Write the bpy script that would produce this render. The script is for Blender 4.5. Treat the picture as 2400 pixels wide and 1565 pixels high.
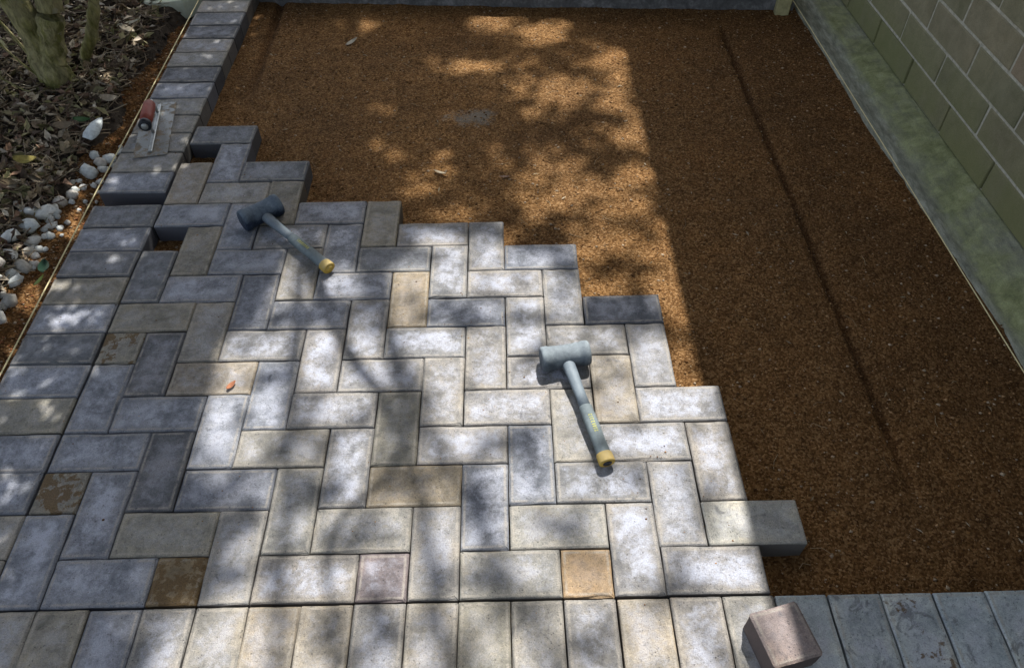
import bpy, bmesh, math, random
import numpy as np
from mathutils import Vector, Matrix, noise as mnoise

# ------------------------------------------------------------------ clear
for o in list(bpy.data.objects): bpy.data.objects.remove(o)
S = bpy.context.scene
COL = S.collection
random.seed(7); RNG = np.random.default_rng(7)

# ------------------------------------------------------------------ camera
cam_d = bpy.data.cameras.new('camera'); cam = bpy.data.objects.new('camera', cam_d); COL.objects.link(cam)
cam.location = (0.8972, -0.5715, 1.4288)
cam.rotation_euler = (math.radians(40.997), math.radians(0.267), math.radians(-1.142))
cam_d.sensor_width = 36.0; cam_d.lens = 1781.25 / 2400 * 36.0
cam_d.clip_start = 0.02; cam_d.clip_end = 400
S.camera = cam

# ------------------------------------------------------------------ sky, sun, exposure
SUNV = Vector((-0.18, -0.62, -1.0))                 # the way the light travels, per metre of height
EL = math.atan2(1.0, math.hypot(0.18, 0.62)); AZ = math.atan2(0.18, 0.62)
W = bpy.data.worlds.new('World'); S.world = W; W.use_nodes = True
wn = W.node_tree.nodes; wl = W.node_tree.links
bg = wn['Background']; sky = wn.new('ShaderNodeTexSky'); sky.sky_type = 'NISHITA'
sky.sun_disc = False; sky.sun_elevation = EL; sky.sun_rotation = AZ
sky.air_density = 0.9; sky.dust_density = 3.0; sky.ozone_density = 0.6
hs = wn.new('ShaderNodeHueSaturation'); hs.inputs['Saturation'].default_value = 0.62      # hazy summer sky
wl.new(sky.outputs[0], hs.inputs['Color']); wl.new(hs.outputs[0], bg.inputs[0]); bg.inputs[1].default_value = 0.15
sd = bpy.data.lights.new('sun', 'SUN'); sun = bpy.data.objects.new('sun', sd); COL.objects.link(sun)
sd.energy = 5.0; sd.angle = math.radians(0.53); sd.color = (1.0, 0.97, 0.935)
sun.rotation_euler = SUNV.to_track_quat('-Z', 'Y').to_euler(); sun.location = (1.5, 3, 6)
S.view_settings.view_transform = 'Standard'; S.view_settings.look = 'None'
S.view_settings.gamma = 1.0; S.view_settings.exposure = 0.62; S.view_settings.use_curve_mapping = False
S.render.engine = 'CYCLES'

# ------------------------------------------------------------------ helpers
def link(o, parent=None):
    COL.objects.link(o)
    if parent is not None: o.parent = parent
    return o
def meshobj(name, verts, faces, mat=None, parent=None, smooth=False):
    me = bpy.data.meshes.new(name)
    me.from_pydata([tuple(v) for v in verts], [], [tuple(f) for f in faces]); me.update()
    if smooth: me.polygons.foreach_set('use_smooth', [True]*len(me.polygons))
    if mat: me.materials.append(mat)
    return link(bpy.data.objects.new(name, me), parent)
def tri_obj(name, V, F, mat, parent=None, smooth=False, cols=None):
    """fast build from numpy arrays; F is (n,3) or (n,4)"""
    V = np.asarray(V, np.float32); F = np.asarray(F, np.int32); n = F.shape[1]
    me = bpy.data.meshes.new(name)
    me.vertices.add(len(V)); me.vertices.foreach_set('co', V.ravel())
    me.loops.add(F.size); me.loops.foreach_set('vertex_index', F.ravel())
    me.polygons.add(len(F)); me.polygons.foreach_set('loop_start', np.arange(0, F.size, n, dtype=np.int32))
    me.update(calc_edges=True); me.validate()
    if smooth: me.polygons.foreach_set('use_smooth', np.ones(len(me.polygons), bool))
    if cols is not None:
        a = me.color_attributes.new('tint', 'FLOAT_COLOR', 'POINT')
        a.data.foreach_set('color', np.c_[cols, np.ones(len(cols))].astype(np.float32).ravel())
    me.materials.append(mat)
    return link(bpy.data.objects.new(name, me), parent)
def tag(o, label=None, cat=None, group=None, kind=None):
    if label: o['label'] = label
    if cat: o['category'] = cat
    if group: o['group'] = group
    if kind: o['kind'] = kind
    return o
def empty(name, loc=(0, 0, 0)):
    o = bpy.data.objects.new(name, None); o.location = loc; o.empty_display_size = 0.05
    return link(o)

def vnoise(x, y, f, seed=0):
    """smooth value noise, -1..1"""
    x = np.asarray(x)*f + seed*17.3; y = np.asarray(y)*f + seed*9.7
    xi = np.floor(x).astype(np.int64); yi = np.floor(y).astype(np.int64); u = x-xi; v = y-yi
    u = u*u*(3-2*u); v = v*v*(3-2*v)
    def h(a, b):
        n = (a*374761393 + b*668265263 + seed*1442695) & 0x7fffffff
        n = ((n ^ (n >> 13))*1274126177) & 0x7fffffff
        return ((n ^ (n >> 16)) & 0xffff)/32767.5 - 1
    return (h(xi, yi)*(1-u)+h(xi+1, yi)*u)*(1-v) + (h(xi, yi+1)*(1-u)+h(xi+1, yi+1)*u)*v
def fbm(x, y, f, seed=0, oct=4, g=.5):
    s = 0; a = 1
    for i in range(oct): s = s + a*vnoise(x, y, f*2**i, seed+i); a *= g
    return s
def sstep(a, b, x):
    t = np.clip((np.asarray(x)-a)/(b-a), 0, 1); return t*t*(3-2*t)

def tube(pts, rad, n=10, cap=True, jit=0.0, seed=0):
    """tapered tube along a polyline -> verts, quad faces, ngon caps"""
    pts = [Vector(p) for p in pts]; V = []; F = []
    up = Vector((0.31, 0.17, 0.93)); r_ = random.Random(seed)
    for i, p in enumerate(pts):
        d = (pts[min(i+1, len(pts)-1)] - pts[max(i-1, 0)]).normalized()
        a = d.cross(up)
        if a.length < 1e-3: a = d.cross(Vector((1, 0, 0)))
        a.normalize(); b = d.cross(a).normalized()
        r = rad[i] if hasattr(rad, '__len__') else rad
        for k in range(n):
            t = 2*math.pi*k/n; rr = r*(1+jit*r_.uniform(-1, 1))
            V.append(p + a*math.cos(t)*rr + b*math.sin(t)*rr)
    for i in range(len(pts)-1):
        for k in range(n):
            F.append((i*n+k, i*n+(k+1) % n, (i+1)*n+(k+1) % n, (i+1)*n+k))
    if cap:
        F.append(tuple(range(n-1, -1, -1))); F.append(tuple((len(pts)-1)*n+k for k in range(n)))
    return V, F
def lathe(prof, n=24):
    """profile of (radius, along) about local X"""
    V = []; F = []
    for r, x in prof:
        for k in range(n):
            t = 2*math.pi*k/n; V.append((x, r*math.cos(t), r*math.sin(t)))
    for i in range(len(prof)-1):
        for k in range(n): F.append((i*n+k, (i+1)*n+k, (i+1)*n+(k+1) % n, i*n+(k+1) % n))
    F.append(tuple(range(n))); F.append(tuple((len(prof)-1)*n+k for k in range(n-1, -1, -1)))
    return V, F
def boxv(x0, x1, y0, y1, z0, z1):
    V = [(x0,y0,z0),(x1,y0,z0),(x1,y1,z0),(x0,y1,z0),(x0,y0,z1),(x1,y0,z1),(x1,y1,z1),(x0,y1,z1)]
    return V, [(0,3,2,1),(4,5,6,7),(0,1,5,4),(1,2,6,5),(2,3,7,6),(3,0,4,7)]
def bevbox(x0, x1, y0, y1, z0, z1, b):
    """box with chamfered edges all round"""
    V = []; F = []
    X = ((x0, x0+b, x1-b, x1)); Y = ((y0, y0+b, y1-b, y1)); Z = ((z0, z0+b, z1-b, z1))
    import bmesh
    bm = bmesh.new(); v, f = boxv(x0, x1, y0, y1, z0, z1)
    vs = [bm.verts.new(p) for p in v]
    for q in f: bm.faces.new([vs[i] for i in q])
    bmesh.ops.bevel(bm, geom=bm.edges[:], offset=b, segments=1, affect='EDGES', profile=.5)
    bm.verts.ensure_lookup_table(); bm.verts.index_update()
    V = [tuple(p.co) for p in bm.verts]; F = [tuple(p.index for p in q.verts) for q in bm.faces]; bm.free()
    return V, F

# ------------------------------------------------------------------ materials
class NT:
    def __init__(s, name):
        s.m = bpy.data.materials.new(name); s.m.use_nodes = True
        s.n = s.m.node_tree.nodes; s.l = s.m.node_tree.links; s.b = s.n['Principled BSDF']
        s.b.inputs['Specular IOR Level'].default_value = 0.3
    def node(s, t, **kw):
        q = s.n.new(t)
        for k, v in kw.items(): setattr(q, k, v)
        return q
    def put(s, sock, v):
        if hasattr(v, 'is_linked') or isinstance(v, bpy.types.NodeSocket): s.l.new(v, sock)
        elif isinstance(v, (tuple, list)): sock.default_value = (*v, 1.0) if len(v) == 3 and sock.type == 'RGBA' else v
        else: sock.default_value = v
    def coord(s, kind='Object'): return s.node('ShaderNodeTexCoord').outputs[kind]
    def geo(s, k): return s.node('ShaderNodeNewGeometry').outputs[k]
    def info(s, k): return s.node('ShaderNodeObjectInfo').outputs[k]
    def attr(s, name, kind='OBJECT', out='Fac'):
        a = s.node('ShaderNodeAttribute', attribute_type=kind, attribute_name=name); return a.outputs[out]
    def noise(s, v, scale, detail=3, rough=.55, dist=0.0, out='Fac'):
        q = s.node('ShaderNodeTexNoise'); s.put(q.inputs['Vector'], v)
        q.inputs['Scale'].default_value = scale; q.inputs['Detail'].default_value = detail
        q.inputs['Roughness'].default_value = rough; q.inputs['Distortion'].default_value = dist
        return q.outputs[out]
    def voro(s, v, scale, out='Distance', feature='F1'):
        q = s.node('ShaderNodeTexVoronoi', feature=feature); s.put(q.inputs['Vector'], v); q.inputs['Scale'].default_value = scale
        return q.outputs[out]
    def math(s, op, a, b=0.0, c=None, clamp=False):
        q = s.node('ShaderNodeMath', operation=op, use_clamp=clamp); s.put(q.inputs[0], a); s.put(q.inputs[1], b)
        if c is not None: s.put(q.inputs[2], c)
        return q.outputs[0]
    def vmath(s, op, a, b):
        q = s.node('ShaderNodeVectorMath', operation=op); s.put(q.inputs[0], a); s.put(q.inputs[1], b); return q.outputs[0]
    def sep(s, v):
        q = s.node('ShaderNodeSeparateXYZ'); s.put(q.inputs[0], v); return q.outputs
    def step(s, x, a, b):
        q = s.node('ShaderNodeMapRange', interpolation_type='SMOOTHSTEP'); s.put(q.inputs['Value'], x)
        q.inputs['From Min'].default_value = a; q.inputs['From Max'].default_value = b
        return q.outputs['Result']
    def lin(s, x, a, b, c, d):
        q = s.node('ShaderNodeMapRange'); s.put(q.inputs['Value'], x)
        for k, v in zip(('From Min', 'From Max', 'To Min', 'To Max'), (a, b, c, d)): q.inputs[k].default_value = v
        return q.outputs['Result']
    def mix(s, f, a, b, mode='MIX'):
        q = s.node('ShaderNodeMix', data_type='RGBA', blend_type=mode)
        s.put(q.inputs[0], f); s.put(q.inputs[6], a); s.put(q.inputs[7], b); return q.outputs[2]
    def ramp(s, f, stops):
        q = s.node('ShaderNodeValToRGB'); s.put(q.inputs[0], f); e = q.color_ramp.elements
        while len(e) < len(stops): e.new(0.5)
        for el, (p, c) in zip(e, stops): el.position = p; el.color = (*c, 1)
        return q.outputs[0]
    def bump(s, h, strength=.5, dist=.002, normal=None):
        q = s.node('ShaderNodeBump'); s.put(q.inputs['Height'], h)
        q.inputs['Strength'].default_value = strength; q.inputs['Distance'].default_value = dist
        if normal is not None: s.l.new(normal, q.inputs['Normal'])
        return q.outputs[0]
    def out(s, col, rough=.85, normal=None, **kw):
        s.put(s.b.inputs['Base Color'], col); s.put(s.b.inputs['Roughness'], rough)
        if normal is not None: s.l.new(normal, s.b.inputs['Normal'])
        for k, v in kw.items(): s.put(s.b.inputs[k], v)
        return s.m

def mat_paver():
    t = NT('paver_concrete')
    oc = t.coord('Object'); rnd = t.info('Random')
    off = t.node('ShaderNodeCombineXYZ'); t.put(off.inputs[0], t.math('MULTIPLY', rnd, 37.0)); t.put(off.inputs[1], t.math('MULTIPLY', rnd, 91.0)); t.put(off.inputs[2], t.math('MULTIPLY', rnd, 13.0))
    v = t.vmath('ADD', oc, off.outputs[0])
    base = t.info('Color')
    g = t.sep(t.coord('Generated'))
    ex = t.math('MULTIPLY', t.math('MINIMUM', g[0], t.math('SUBTRACT', 1.0, g[0])), t.attr('len_x'))
    ey = t.math('MULTIPLY', t.math('MINIMUM', g[1], t.math('SUBTRACT', 1.0, g[1])), t.attr('len_y'))
    edge = t.math('MINIMUM', ex, ey)                                     # metres from the nearest edge
    n1 = t.noise(v, 14, 4, .6, .6); n2 = t.noise(v, 45, 5, .65, .3); n3 = t.noise(v, 420, 3, .7); n4 = t.noise(v, 1100, 2, .6)
    col = t.mix(1.0, base, t.ramp(n1, [(.25, (.60, .62, .65)), (.5, (1, 1, 1)), (.75, (1.28, 1.20, 1.08))]), 'MULTIPLY')
    col = t.mix(1.0, col, t.ramp(t.noise(t.vmath('ADD', v, (2.0, 7.0, 1.0)), 75, 4, .7, .5), [(.30, (.74, .75, .77)), (.5, (1, 1, 1)), (.70, (1.22, 1.20, 1.16))]), 'MULTIPLY')
    # whitish bloom that sits on the middle of the face, broken up by noise
    e2 = t.math('ADD', edge, t.math('MULTIPLY', t.math('SUBTRACT', n2, .5), .05))
    bloom = t.math('MULTIPLY', t.step(e2, .004, .036), t.step(t.math('ADD', t.math('ADD', t.math('MULTIPLY', n1, .42), t.math('MULTIPLY', n2, .33)), t.math('MULTIPLY', t.noise(v, 170, 5, .75), .25)), .40, .60))
    bloom = t.math('MULTIPLY', bloom, t.attr('haze'))
    col = t.mix(bloom, col, (.470, .492, .565))
    # pale worn rim along the arris
    rim = t.math('MULTIPLY', t.math('MULTIPLY', t.step(edge, .0035, .006), t.math('SUBTRACT', 1.0, t.step(edge, .0075, .0115))), t.step(n2, .36, .56))
    col = t.mix(t.math('MULTIPLY', rim, .55), col, (.43, .39, .33))
    # dark smudges
    n5 = t.noise(t.vmath('ADD', v, (5.1, 2.2, 8.8)), 26, 5, .7, .8)
    col = t.mix(t.math('MULTIPLY', t.step(t.math('ADD', n5, t.attr('smudge')), .60, .72), .62), col, (.10, .105, .115))
    # wet brown sand stuck to some faces
    st = t.step(t.math('ADD', t.math('ADD', n2, t.math('MULTIPLY', n1, .55)), t.attr('stain')), 1.02, 1.10)
    col = t.mix(t.math('MULTIPLY', st, .88), col, t.mix(n3, (.095, .058, .020), (.18, .112, .045)))
    # scuffs dragged over the face
    sv = t.vmath('MULTIPLY', v, (1.0, 9.0, 1.0)); sc = t.math('MULTIPLY', t.step(t.noise(sv, 24, 4, .7, 1.2), .62, .72), t.step(n2, .5, .62))
    col = t.mix(t.math('MULTIPLY', sc, .35), col, (.52, .51, .48))
    # aggregate speckle, pits
    col = t.mix(1.0, col, t.ramp(n3, [(.30, (.55, .55, .56)), (.46, (.96, .96, .96)), (.58, (1.0, 1.0, 1.0)), (.74, (1.5, 1.47, 1.42))]), 'MULTIPLY')
    pit = t.step(t.voro(v, 130), .10, .22); pitm = t.math('MAXIMUM', pit, t.step(n2, .40, .52))
    col = t.mix(t.math('MULTIPLY', t.math('SUBTRACT', 1.0, pitm), .7), col, (.06, .06, .065))
    p2 = t.math('MAXIMUM', t.step(t.voro(v, 320), .09, .20), t.step(n5, .42, .5))
    col = t.mix(t.math('MULTIPLY', t.math('SUBTRACT', 1.0, p2), .55), col, (.07, .07, .07))
    # cut and cast sides: bare of bloom, their shade painted in as a darker base
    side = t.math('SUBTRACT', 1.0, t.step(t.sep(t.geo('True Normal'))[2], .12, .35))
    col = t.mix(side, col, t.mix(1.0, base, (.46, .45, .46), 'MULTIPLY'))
    h = t.math('ADD', t.math('ADD', t.math('MULTIPLY', n3, .55), t.math('MULTIPLY', n4, .3)), t.math('ADD', t.math('MULTIPLY', n2, .9), t.math('MULTIPLY', pitm, .35)))
    return t.out(col, .82, t.bump(h, 1.0, .0026))

def mat_sand(name, dark=1.0, coarse=1.0):
    t = NT(name); p = t.geo('Position')
    n0 = t.noise(p, 2.2, 4, .55); n1 = t.noise(p, 16, 4, .6); n2 = t.noise(p, 120, 4, .7); n3 = t.noise(p, 420, 2, .6)
    vc = t.voro(p, 230*coarse, 'Color'); vd = t.voro(p, 230*coarse); s = t.sep(vc)
    col = t.ramp(t.math('ADD', t.math('MULTIPLY', s[0], .46), t.math('MULTIPLY', n2, .54)),
                 [(.12, (.050, .0225, .0065)), (.38, (.148, .072, .023)), (.60, (.272, .146, .054)), (.80, (.45, .278, .130)), (.93, (.62, .48, .32))])
    col = t.mix(1.0, col, t.ramp(n0, [(.3, (.66, .66, .68)), (.55, (.95, .95, .95)), (.75, (1.12, 1.08, 1.02))]), 'MULTIPLY')
    col = t.mix(1.0, col, t.ramp(n1, [(.25, (.72, .72, .72)), (.55, (1, 1, 1)), (.8, (1.14, 1.12, 1.08))]), 'MULTIPLY')
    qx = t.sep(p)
    damp_shade = t.math('MULTIPLY', t.step(t.math('ADD', qx[0], t.math('MULTIPLY', t.math('SUBTRACT', n0, .5), .9)), 1.0, 2.1), .50)  # damp sand toward the wall, with eave shade painted in on top
    col = t.mix(damp_shade, col, t.mix(1.0, col, (.40, .33, .28), 'MULTIPLY'))
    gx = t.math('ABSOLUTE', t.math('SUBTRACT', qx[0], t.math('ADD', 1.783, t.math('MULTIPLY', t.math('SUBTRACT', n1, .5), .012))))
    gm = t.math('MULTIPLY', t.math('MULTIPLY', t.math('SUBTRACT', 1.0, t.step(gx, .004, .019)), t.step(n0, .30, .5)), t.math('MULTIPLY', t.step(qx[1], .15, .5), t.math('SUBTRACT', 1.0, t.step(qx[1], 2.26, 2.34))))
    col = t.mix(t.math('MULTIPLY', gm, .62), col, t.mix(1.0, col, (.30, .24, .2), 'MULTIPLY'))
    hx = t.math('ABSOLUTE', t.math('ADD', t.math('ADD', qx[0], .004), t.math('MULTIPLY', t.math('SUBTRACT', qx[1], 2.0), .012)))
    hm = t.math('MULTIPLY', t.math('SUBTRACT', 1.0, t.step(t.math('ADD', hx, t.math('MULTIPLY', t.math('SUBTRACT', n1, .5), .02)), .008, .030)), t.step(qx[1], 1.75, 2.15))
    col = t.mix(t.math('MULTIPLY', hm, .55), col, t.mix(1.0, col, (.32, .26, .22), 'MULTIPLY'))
    if dark != 1.0: col = t.mix(1.0, col, (dark, dark*.93, dark*.85), 'MULTIPLY')
    # spilt cement dust: one greyish blot and its drag mark
    q = t.sep(p)
    dx = t.math('DIVIDE', t.math('SUBTRACT', q[0], .80), .085); dy = t.math('DIVIDE', t.math('SUBTRACT', q[1], 1.715), .05)
    d = t.math('ADD', t.math('MULTIPLY', dx, dx), t.math('MULTIPLY', dy, dy))
    d = t.math('ADD', d, t.math('ADD', t.math('MULTIPLY', t.math('SUBTRACT', n1, .5), 4.5), t.math('MULTIPLY', t.math('SUBTRACT', n2, .5), 4.0)))
    col = t.mix(t.math('MULTIPLY', t.math('SUBTRACT', 1.0, t.step(d, -.2, 1.4)), .5), col, (.25, .27, .25))
    h = t.math('ADD', t.math('ADD', t.math('MULTIPLY', t.math('SUBTRACT', .6, vd), .9), t.math('MULTIPLY', n3, .5)), t.math('MULTIPLY', n2, .9))
    return t.out(col, .95, t.bump(h, .7, .0040), **{'Specular IOR Level': .15})

def mat_tint(name, rough=.9, spec=.2, sat=1.0, trans=0.0, bumpscale=None):
    """colour from the mesh's 'tint' attribute with a little mottling"""
    t = NT(name); c = t.attr('tint', 'GEOMETRY', 'Color')
    n = t.noise(t.geo('Position'), 90, 4, .65)
    c = t.mix(1.0, c, t.ramp(n, [(.25, (.7, .7, .7)), (.55, (1, 1, 1)), (.8, (1.25, 1.25, 1.25))]), 'MULTIPLY')
    nm = t.bump(t.noise(t.geo('Position'), bumpscale, 4, .7), .6, .003) if bumpscale else None
    m = t.out(c, rough, nm, **{'Specular IOR Level': spec})
    if trans:
        tr = t.node('ShaderNodeBsdfTranslucent'); t.put(tr.inputs[0], c); mx = t.node('ShaderNodeMixShader'); mx.inputs[0].default_value = trans
        t.l.new(t.b.outputs[0], mx.inputs[1]); t.l.new(tr.outputs[0], mx.inputs[2]); t.l.new(mx.outputs[0], t.n['Material Output'].inputs[0])
    return m

def mat_soil():
    t = NT('bed_soil'); p = t.geo('Position')
    n1 = t.noise(p, 9, 5, .65); n2 = t.noise(p, 60, 5, .7); n3 = t.noise(p, 260, 3, .7)
    c = t.ramp(t.math('ADD', t.math('MULTIPLY', n1, .5), t.math('MULTIPLY', n2, .5)), [(.3, (.026, .020, .015)), (.5, (.08, .064, .048)), (.68, (.15, .12, .09)), (.8, (.24, .20, .15))])
    h = t.math('ADD', t.math('MULTIPLY', n2, 1.2), t.math('MULTIPLY', n3, .6))
    return t.out(c, .97, t.bump(h, 1.0, .012), **{'Specular IOR Level': .1})

def mat_bark():
    t = NT('mossy_bark'); p = t.geo('Position')
    ps = t.vmath('MULTIPLY', p, (1, 1, .35))
    n1 = t.noise(ps, 16, 5, .6, .4); n2 = t.noise(ps, 70, 5, .7); n3 = t.noise(p, 300, 3, .7)
    c = t.ramp(n1, [(.3, (.24, .21, .11)), (.46, (.42, .38, .19)), (.58, (.22, .215, .06)), (.68, (.36, .34, .16)), (.8, (.58, .54, .33))])
    c = t.mix(1.0, c, t.ramp(n2, [(.3, (.40, .40, .36)), (.52, (1, 1, 1)), (.75, (1.5, 1.45, 1.3))]), 'MULTIPLY')
    c = t.mix(t.math('MULTIPLY', t.step(t.noise(p, 28, 3, .5), .66, .72), .55), c, (.42, .40, .30))
    return t.out(c, .9, t.bump(t.math('ADD', n2, t.math('MULTIPLY', n3, .4)), 1.0, .012))

def mat_block():
    t = NT('wall_block'); p = t.geo('Position'); rnd = t.info('Random'); q = t.sep(p)
    n1 = t.noise(p, 5, 4, .6); n2 = t.noise(p, 40, 4, .65); n3 = t.noise(p, 380, 3, .7)
    c = t.ramp(rnd, [(0, (.300, .290, .190)), (.35, (.345, .325, .215)), (.7, (.355, .322, .220)), (1, (.395, .320, .225))])
    c = t.mix(1.0, c, t.ramp(n1, [(.25, (.70, .71, .66)), (.55, (1, 1, 1)), (.8, (1.16, 1.10, 1.04))]), 'MULTIPLY')
    c = t.mix(1.0, c, t.ramp(t.noise(p, 17, 5, .7, .6), [(.3, (.78, .80, .76)), (.55, (1, 1, 1)), (.75, (1.14, 1.12, 1.10))]), 'MULTIPLY')
    # algae climbing from the footing
    up = t.math('ADD', q[2], t.math('ADD', t.math('MULTIPLY', q[1], .037), t.math('MULTIPLY', t.math('SUBTRACT', n2, .5), .14)))
    al = t.math('MULTIPLY', t.math('SUBTRACT', 1.0, t.step(up, .06, .36)), t.step(n1, .20, .58))
    c = t.mix(t.math('MULTIPLY', al, .75), c, (.21, .225, .085))
    c = t.mix(1.0, c, t.ramp(n3, [(.25, (.72, .72, .72)), (.5, (1, 1, 1)), (.78, (1.25, 1.24, 1.2))]), 'MULTIPLY')
    return t.out(c, .92, t.bump(t.math('ADD', n3, t.math('MULTIPLY', n2, .9)), 1.0, .0035))
def mat_mortar():
    t = NT('lime_mortar'); p = t.geo('Position'); n = t.noise(p, 60, 5, .7); n3 = t.noise(p, 300, 3, .7)
    c = t.ramp(n, [(.3, (.34, .335, .26)), (.5, (.58, .565, .47)), (.75, (.70, .685, .60))])
    return t.out(c, .95, t.bump(t.math('ADD', n, n3), .8, .003))
def mat_footing():
    t = NT('mossy_concrete'); p = t.geo('Position'); q = t.sep(p)
    ps = t.vmath('MULTIPLY', p, (1, .25, 1))
    n0 = t.noise(p, 4.5, 4, .6); n1 = t.noise(p, 22, 5, .65, .5); n2 = t.noise(ps, 55, 5, .7); n3 = t.noise(p, 330, 3, .7)
    c = t.ramp(n2, [(.25, (.12, .125, .095)), (.5, (.29, .295, .23)), (.75, (.52, .52, .43))])
    # moss on the upper slope
    e = t.math('ADD', q[0], t.math('MULTIPLY', t.math('SUBTRACT', n1, .5), .05))
    ms = t.math('MULTIPLY', t.step(e, 2.180, 2.222), t.step(t.math('ADD', n0, t.math('MULTIPLY', t.math('SUBTRACT', n2, .5), .5)), .24, .60))
    mc = t.ramp(n1, [(.25, (.115, .135, .055)), (.42, (.225, .25, .10)), (.6, (.36, .385, .18)), (.8, (.52, .52, .35))])
    c = t.mix(t.math('MULTIPLY', ms, .85), c, mc)
    c = t.mix(1.0, c, t.ramp(n3, [(.25, (.7, .7, .7)), (.5, (1, 1, 1)), (.78, (1.3, 1.3, 1.25))]), 'MULTIPLY')
    return t.out(c, .95, t.bump(t.math('ADD', t.math('MULTIPLY', n2, 1.2), t.math('ADD', n1, n3)), .8, .004))
def mat_concrete(name, c0, c1, c2, sc=18):
    t = NT(name); p = t.geo('Position')
    n1 = t.noise(p, sc, 5, .65, .4); n2 = t.noise(p, sc*5, 5, .7); n3 = t.noise(p, 350, 3, .7)
    c = t.ramp(t.math('ADD', t.math('MULTIPLY', n1, .6), t.math('MULTIPLY', n2, .4)), [(.3, c0), (.5, c1), (.7, c2)])
    return t.out(c, .93, t.bump(t.math('ADD', n2, n3), .7, .003))
def mat_simple(name, col, rough=.6, var=.25, sc=60, metallic=0.0, bump=.3, spec=.3):
    t = NT(name); p = t.coord('Object')
    n = t.noise(p, sc, 5, .65); n2 = t.noise(p, sc*6, 3, .7)
    c = t.mix(1.0, col, t.ramp(n, [(.25, (1-var,)*3), (.5, (1, 1, 1)), (.8, (1+var,)*3)]), 'MULTIPLY')
    return t.out(c, rough, t.bump(t.math('ADD', n, n2), bump, .001), Metallic=metallic, **{'Specular IOR Level': spec})
def mat_dusty(name, col, dust, amount, rough=.75):
    """rubber / plastic with pale cement dust rubbed on to it, thickest on what faces up"""
    t = NT(name); p = t.coord('Object')
    n1 = t.noise(p, 30, 5, .65, .5); n2 = t.noise(p, 130, 5, .7); n3 = t.noise(p, 600, 2, .6)
    nz = t.sep(t.geo('Normal'))[2]
    f = t.math('ADD', t.math('MULTIPLY', t.step(nz, -.3, .95), .65), t.math('MULTIPLY', t.math('SUBTRACT', t.math('ADD', n1, t.math('MULTIPLY', n2, .6)), .8), 1.3))
    f = t.math('MULTIPLY', t.math('MAXIMUM', t.math('MINIMUM', f, 1.0), 0.0), amount)
    c = t.mix(f, col, dust)
    return t.out(c, rough, t.bump(t.math('ADD', n2, n3), .35, .001), **{'Specular IOR Level': .35})

def mat_blade():
    t = NT('stained_blade'); p = t.coord('Object')
    n1 = t.noise(p, 26, 5, .65, .8); n2 = t.noise(p, 150, 4, .7)
    f = t.step(t.math('ADD', n1, t.math('MULTIPLY', t.math('SUBTRACT', n2, .5), .4)), .46, .58)
    c = t.mix(f, (.29, .30, .29), t.mix(n2, (.17, .13, .09), (.30, .25, .18)))
    m = t.out(c, t.lin(f, 0, 1, .40, .85), t.bump(n2, .2, .001)); t.put(t.b.inputs['Metallic'], t.lin(f, 0, 1, .6, .05)); return m
M = {}
M['paver'] = mat_paver()
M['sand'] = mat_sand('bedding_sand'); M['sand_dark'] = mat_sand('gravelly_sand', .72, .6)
M['grain'] = mat_tint('sand_grain', .9, .2); M['litter'] = mat_tint('dead_leaf', .85, .25, bumpscale=260)
M['leaf'] = mat_tint('green_leaf', .55, .35, trans=.12); M['stone'] = mat_tint('white_stone', .85, .25, bumpscale=220)
M['soil'] = mat_soil(); M['bark'] = mat_bark()
M['block'] = mat_block(); M['mortar'] = mat_mortar(); M['footing'] = mat_footing()
M['kerb'] = mat_concrete('kerb_concrete', (.07, .07, .07), (.16, .16, .16), (.40, .40, .40), 16)
M['slab'] = mat_concrete('pale_concrete', (.42, .46, .34), (.55, .58, .45), (.66, .68, .56), 10)
M['lumber'] = mat_simple('pale_lumber', (.46, .42, .22), .8, .35, 40)
M['string'] = mat_simple('mason_string', (.78, .68, .38), .8, .2, 200)
M['steel'] = mat_simple('scuffed_steel', (.42, .44, .43), .42, .35, 60, .75, .15)
M['blade'] = mat_blade()
M['red_grip'] = mat_simple('red_grip', (.26, .060, .040), .5, .3, 50)
M['black_ring'] = mat_simple('black_plastic', (.02, .022, .028), .4, .2, 50)
M['rubber_grey'] = mat_dusty('grey_rubber', (.060, .078, .098), (.33, .38, .40), .80)
M['rubber_dark'] = mat_dusty('dark_blue_rubber', (.014, .024, .048), (.26, .33, .39), .72)
M['shaft'] = mat_dusty('grey_shaft', (.075, .10, .125), (.27, .32, .35), .75, .6)
M['grip'] = mat_dusty('greenish_grip', (.095, .120, .128), (.28, .335, .345), .75, .7)
M['yellow'] = mat_dusty('yellow_plastic', (.50, .33, .05), (.45, .40, .26), .55, .65)
M['print'] = mat_simple('yellow_print', (.50, .50, .14), .7, .4, 300)
M['fascia'] = mat_simple('painted_board', (.62, .60, .55), .6, .1, 20)
M['roofing'] = mat_concrete('roof_shingle', (.05, .05, .05), (.09, .085, .08), (.13, .12, .11), 30)
M['earth'] = mat_concrete('yard_earth', (.05, .042, .025), (.09, .08, .04), (.13, .115, .06), 3)

# ------------------------------------------------------------------ ground and sand bed
ZS = -0.058
gv, gf = boxv(-120, 120, -120, 120, -.6, -.16)
tag(meshobj('ground', gv, gf, M['earth']), kind='structure')

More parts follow.
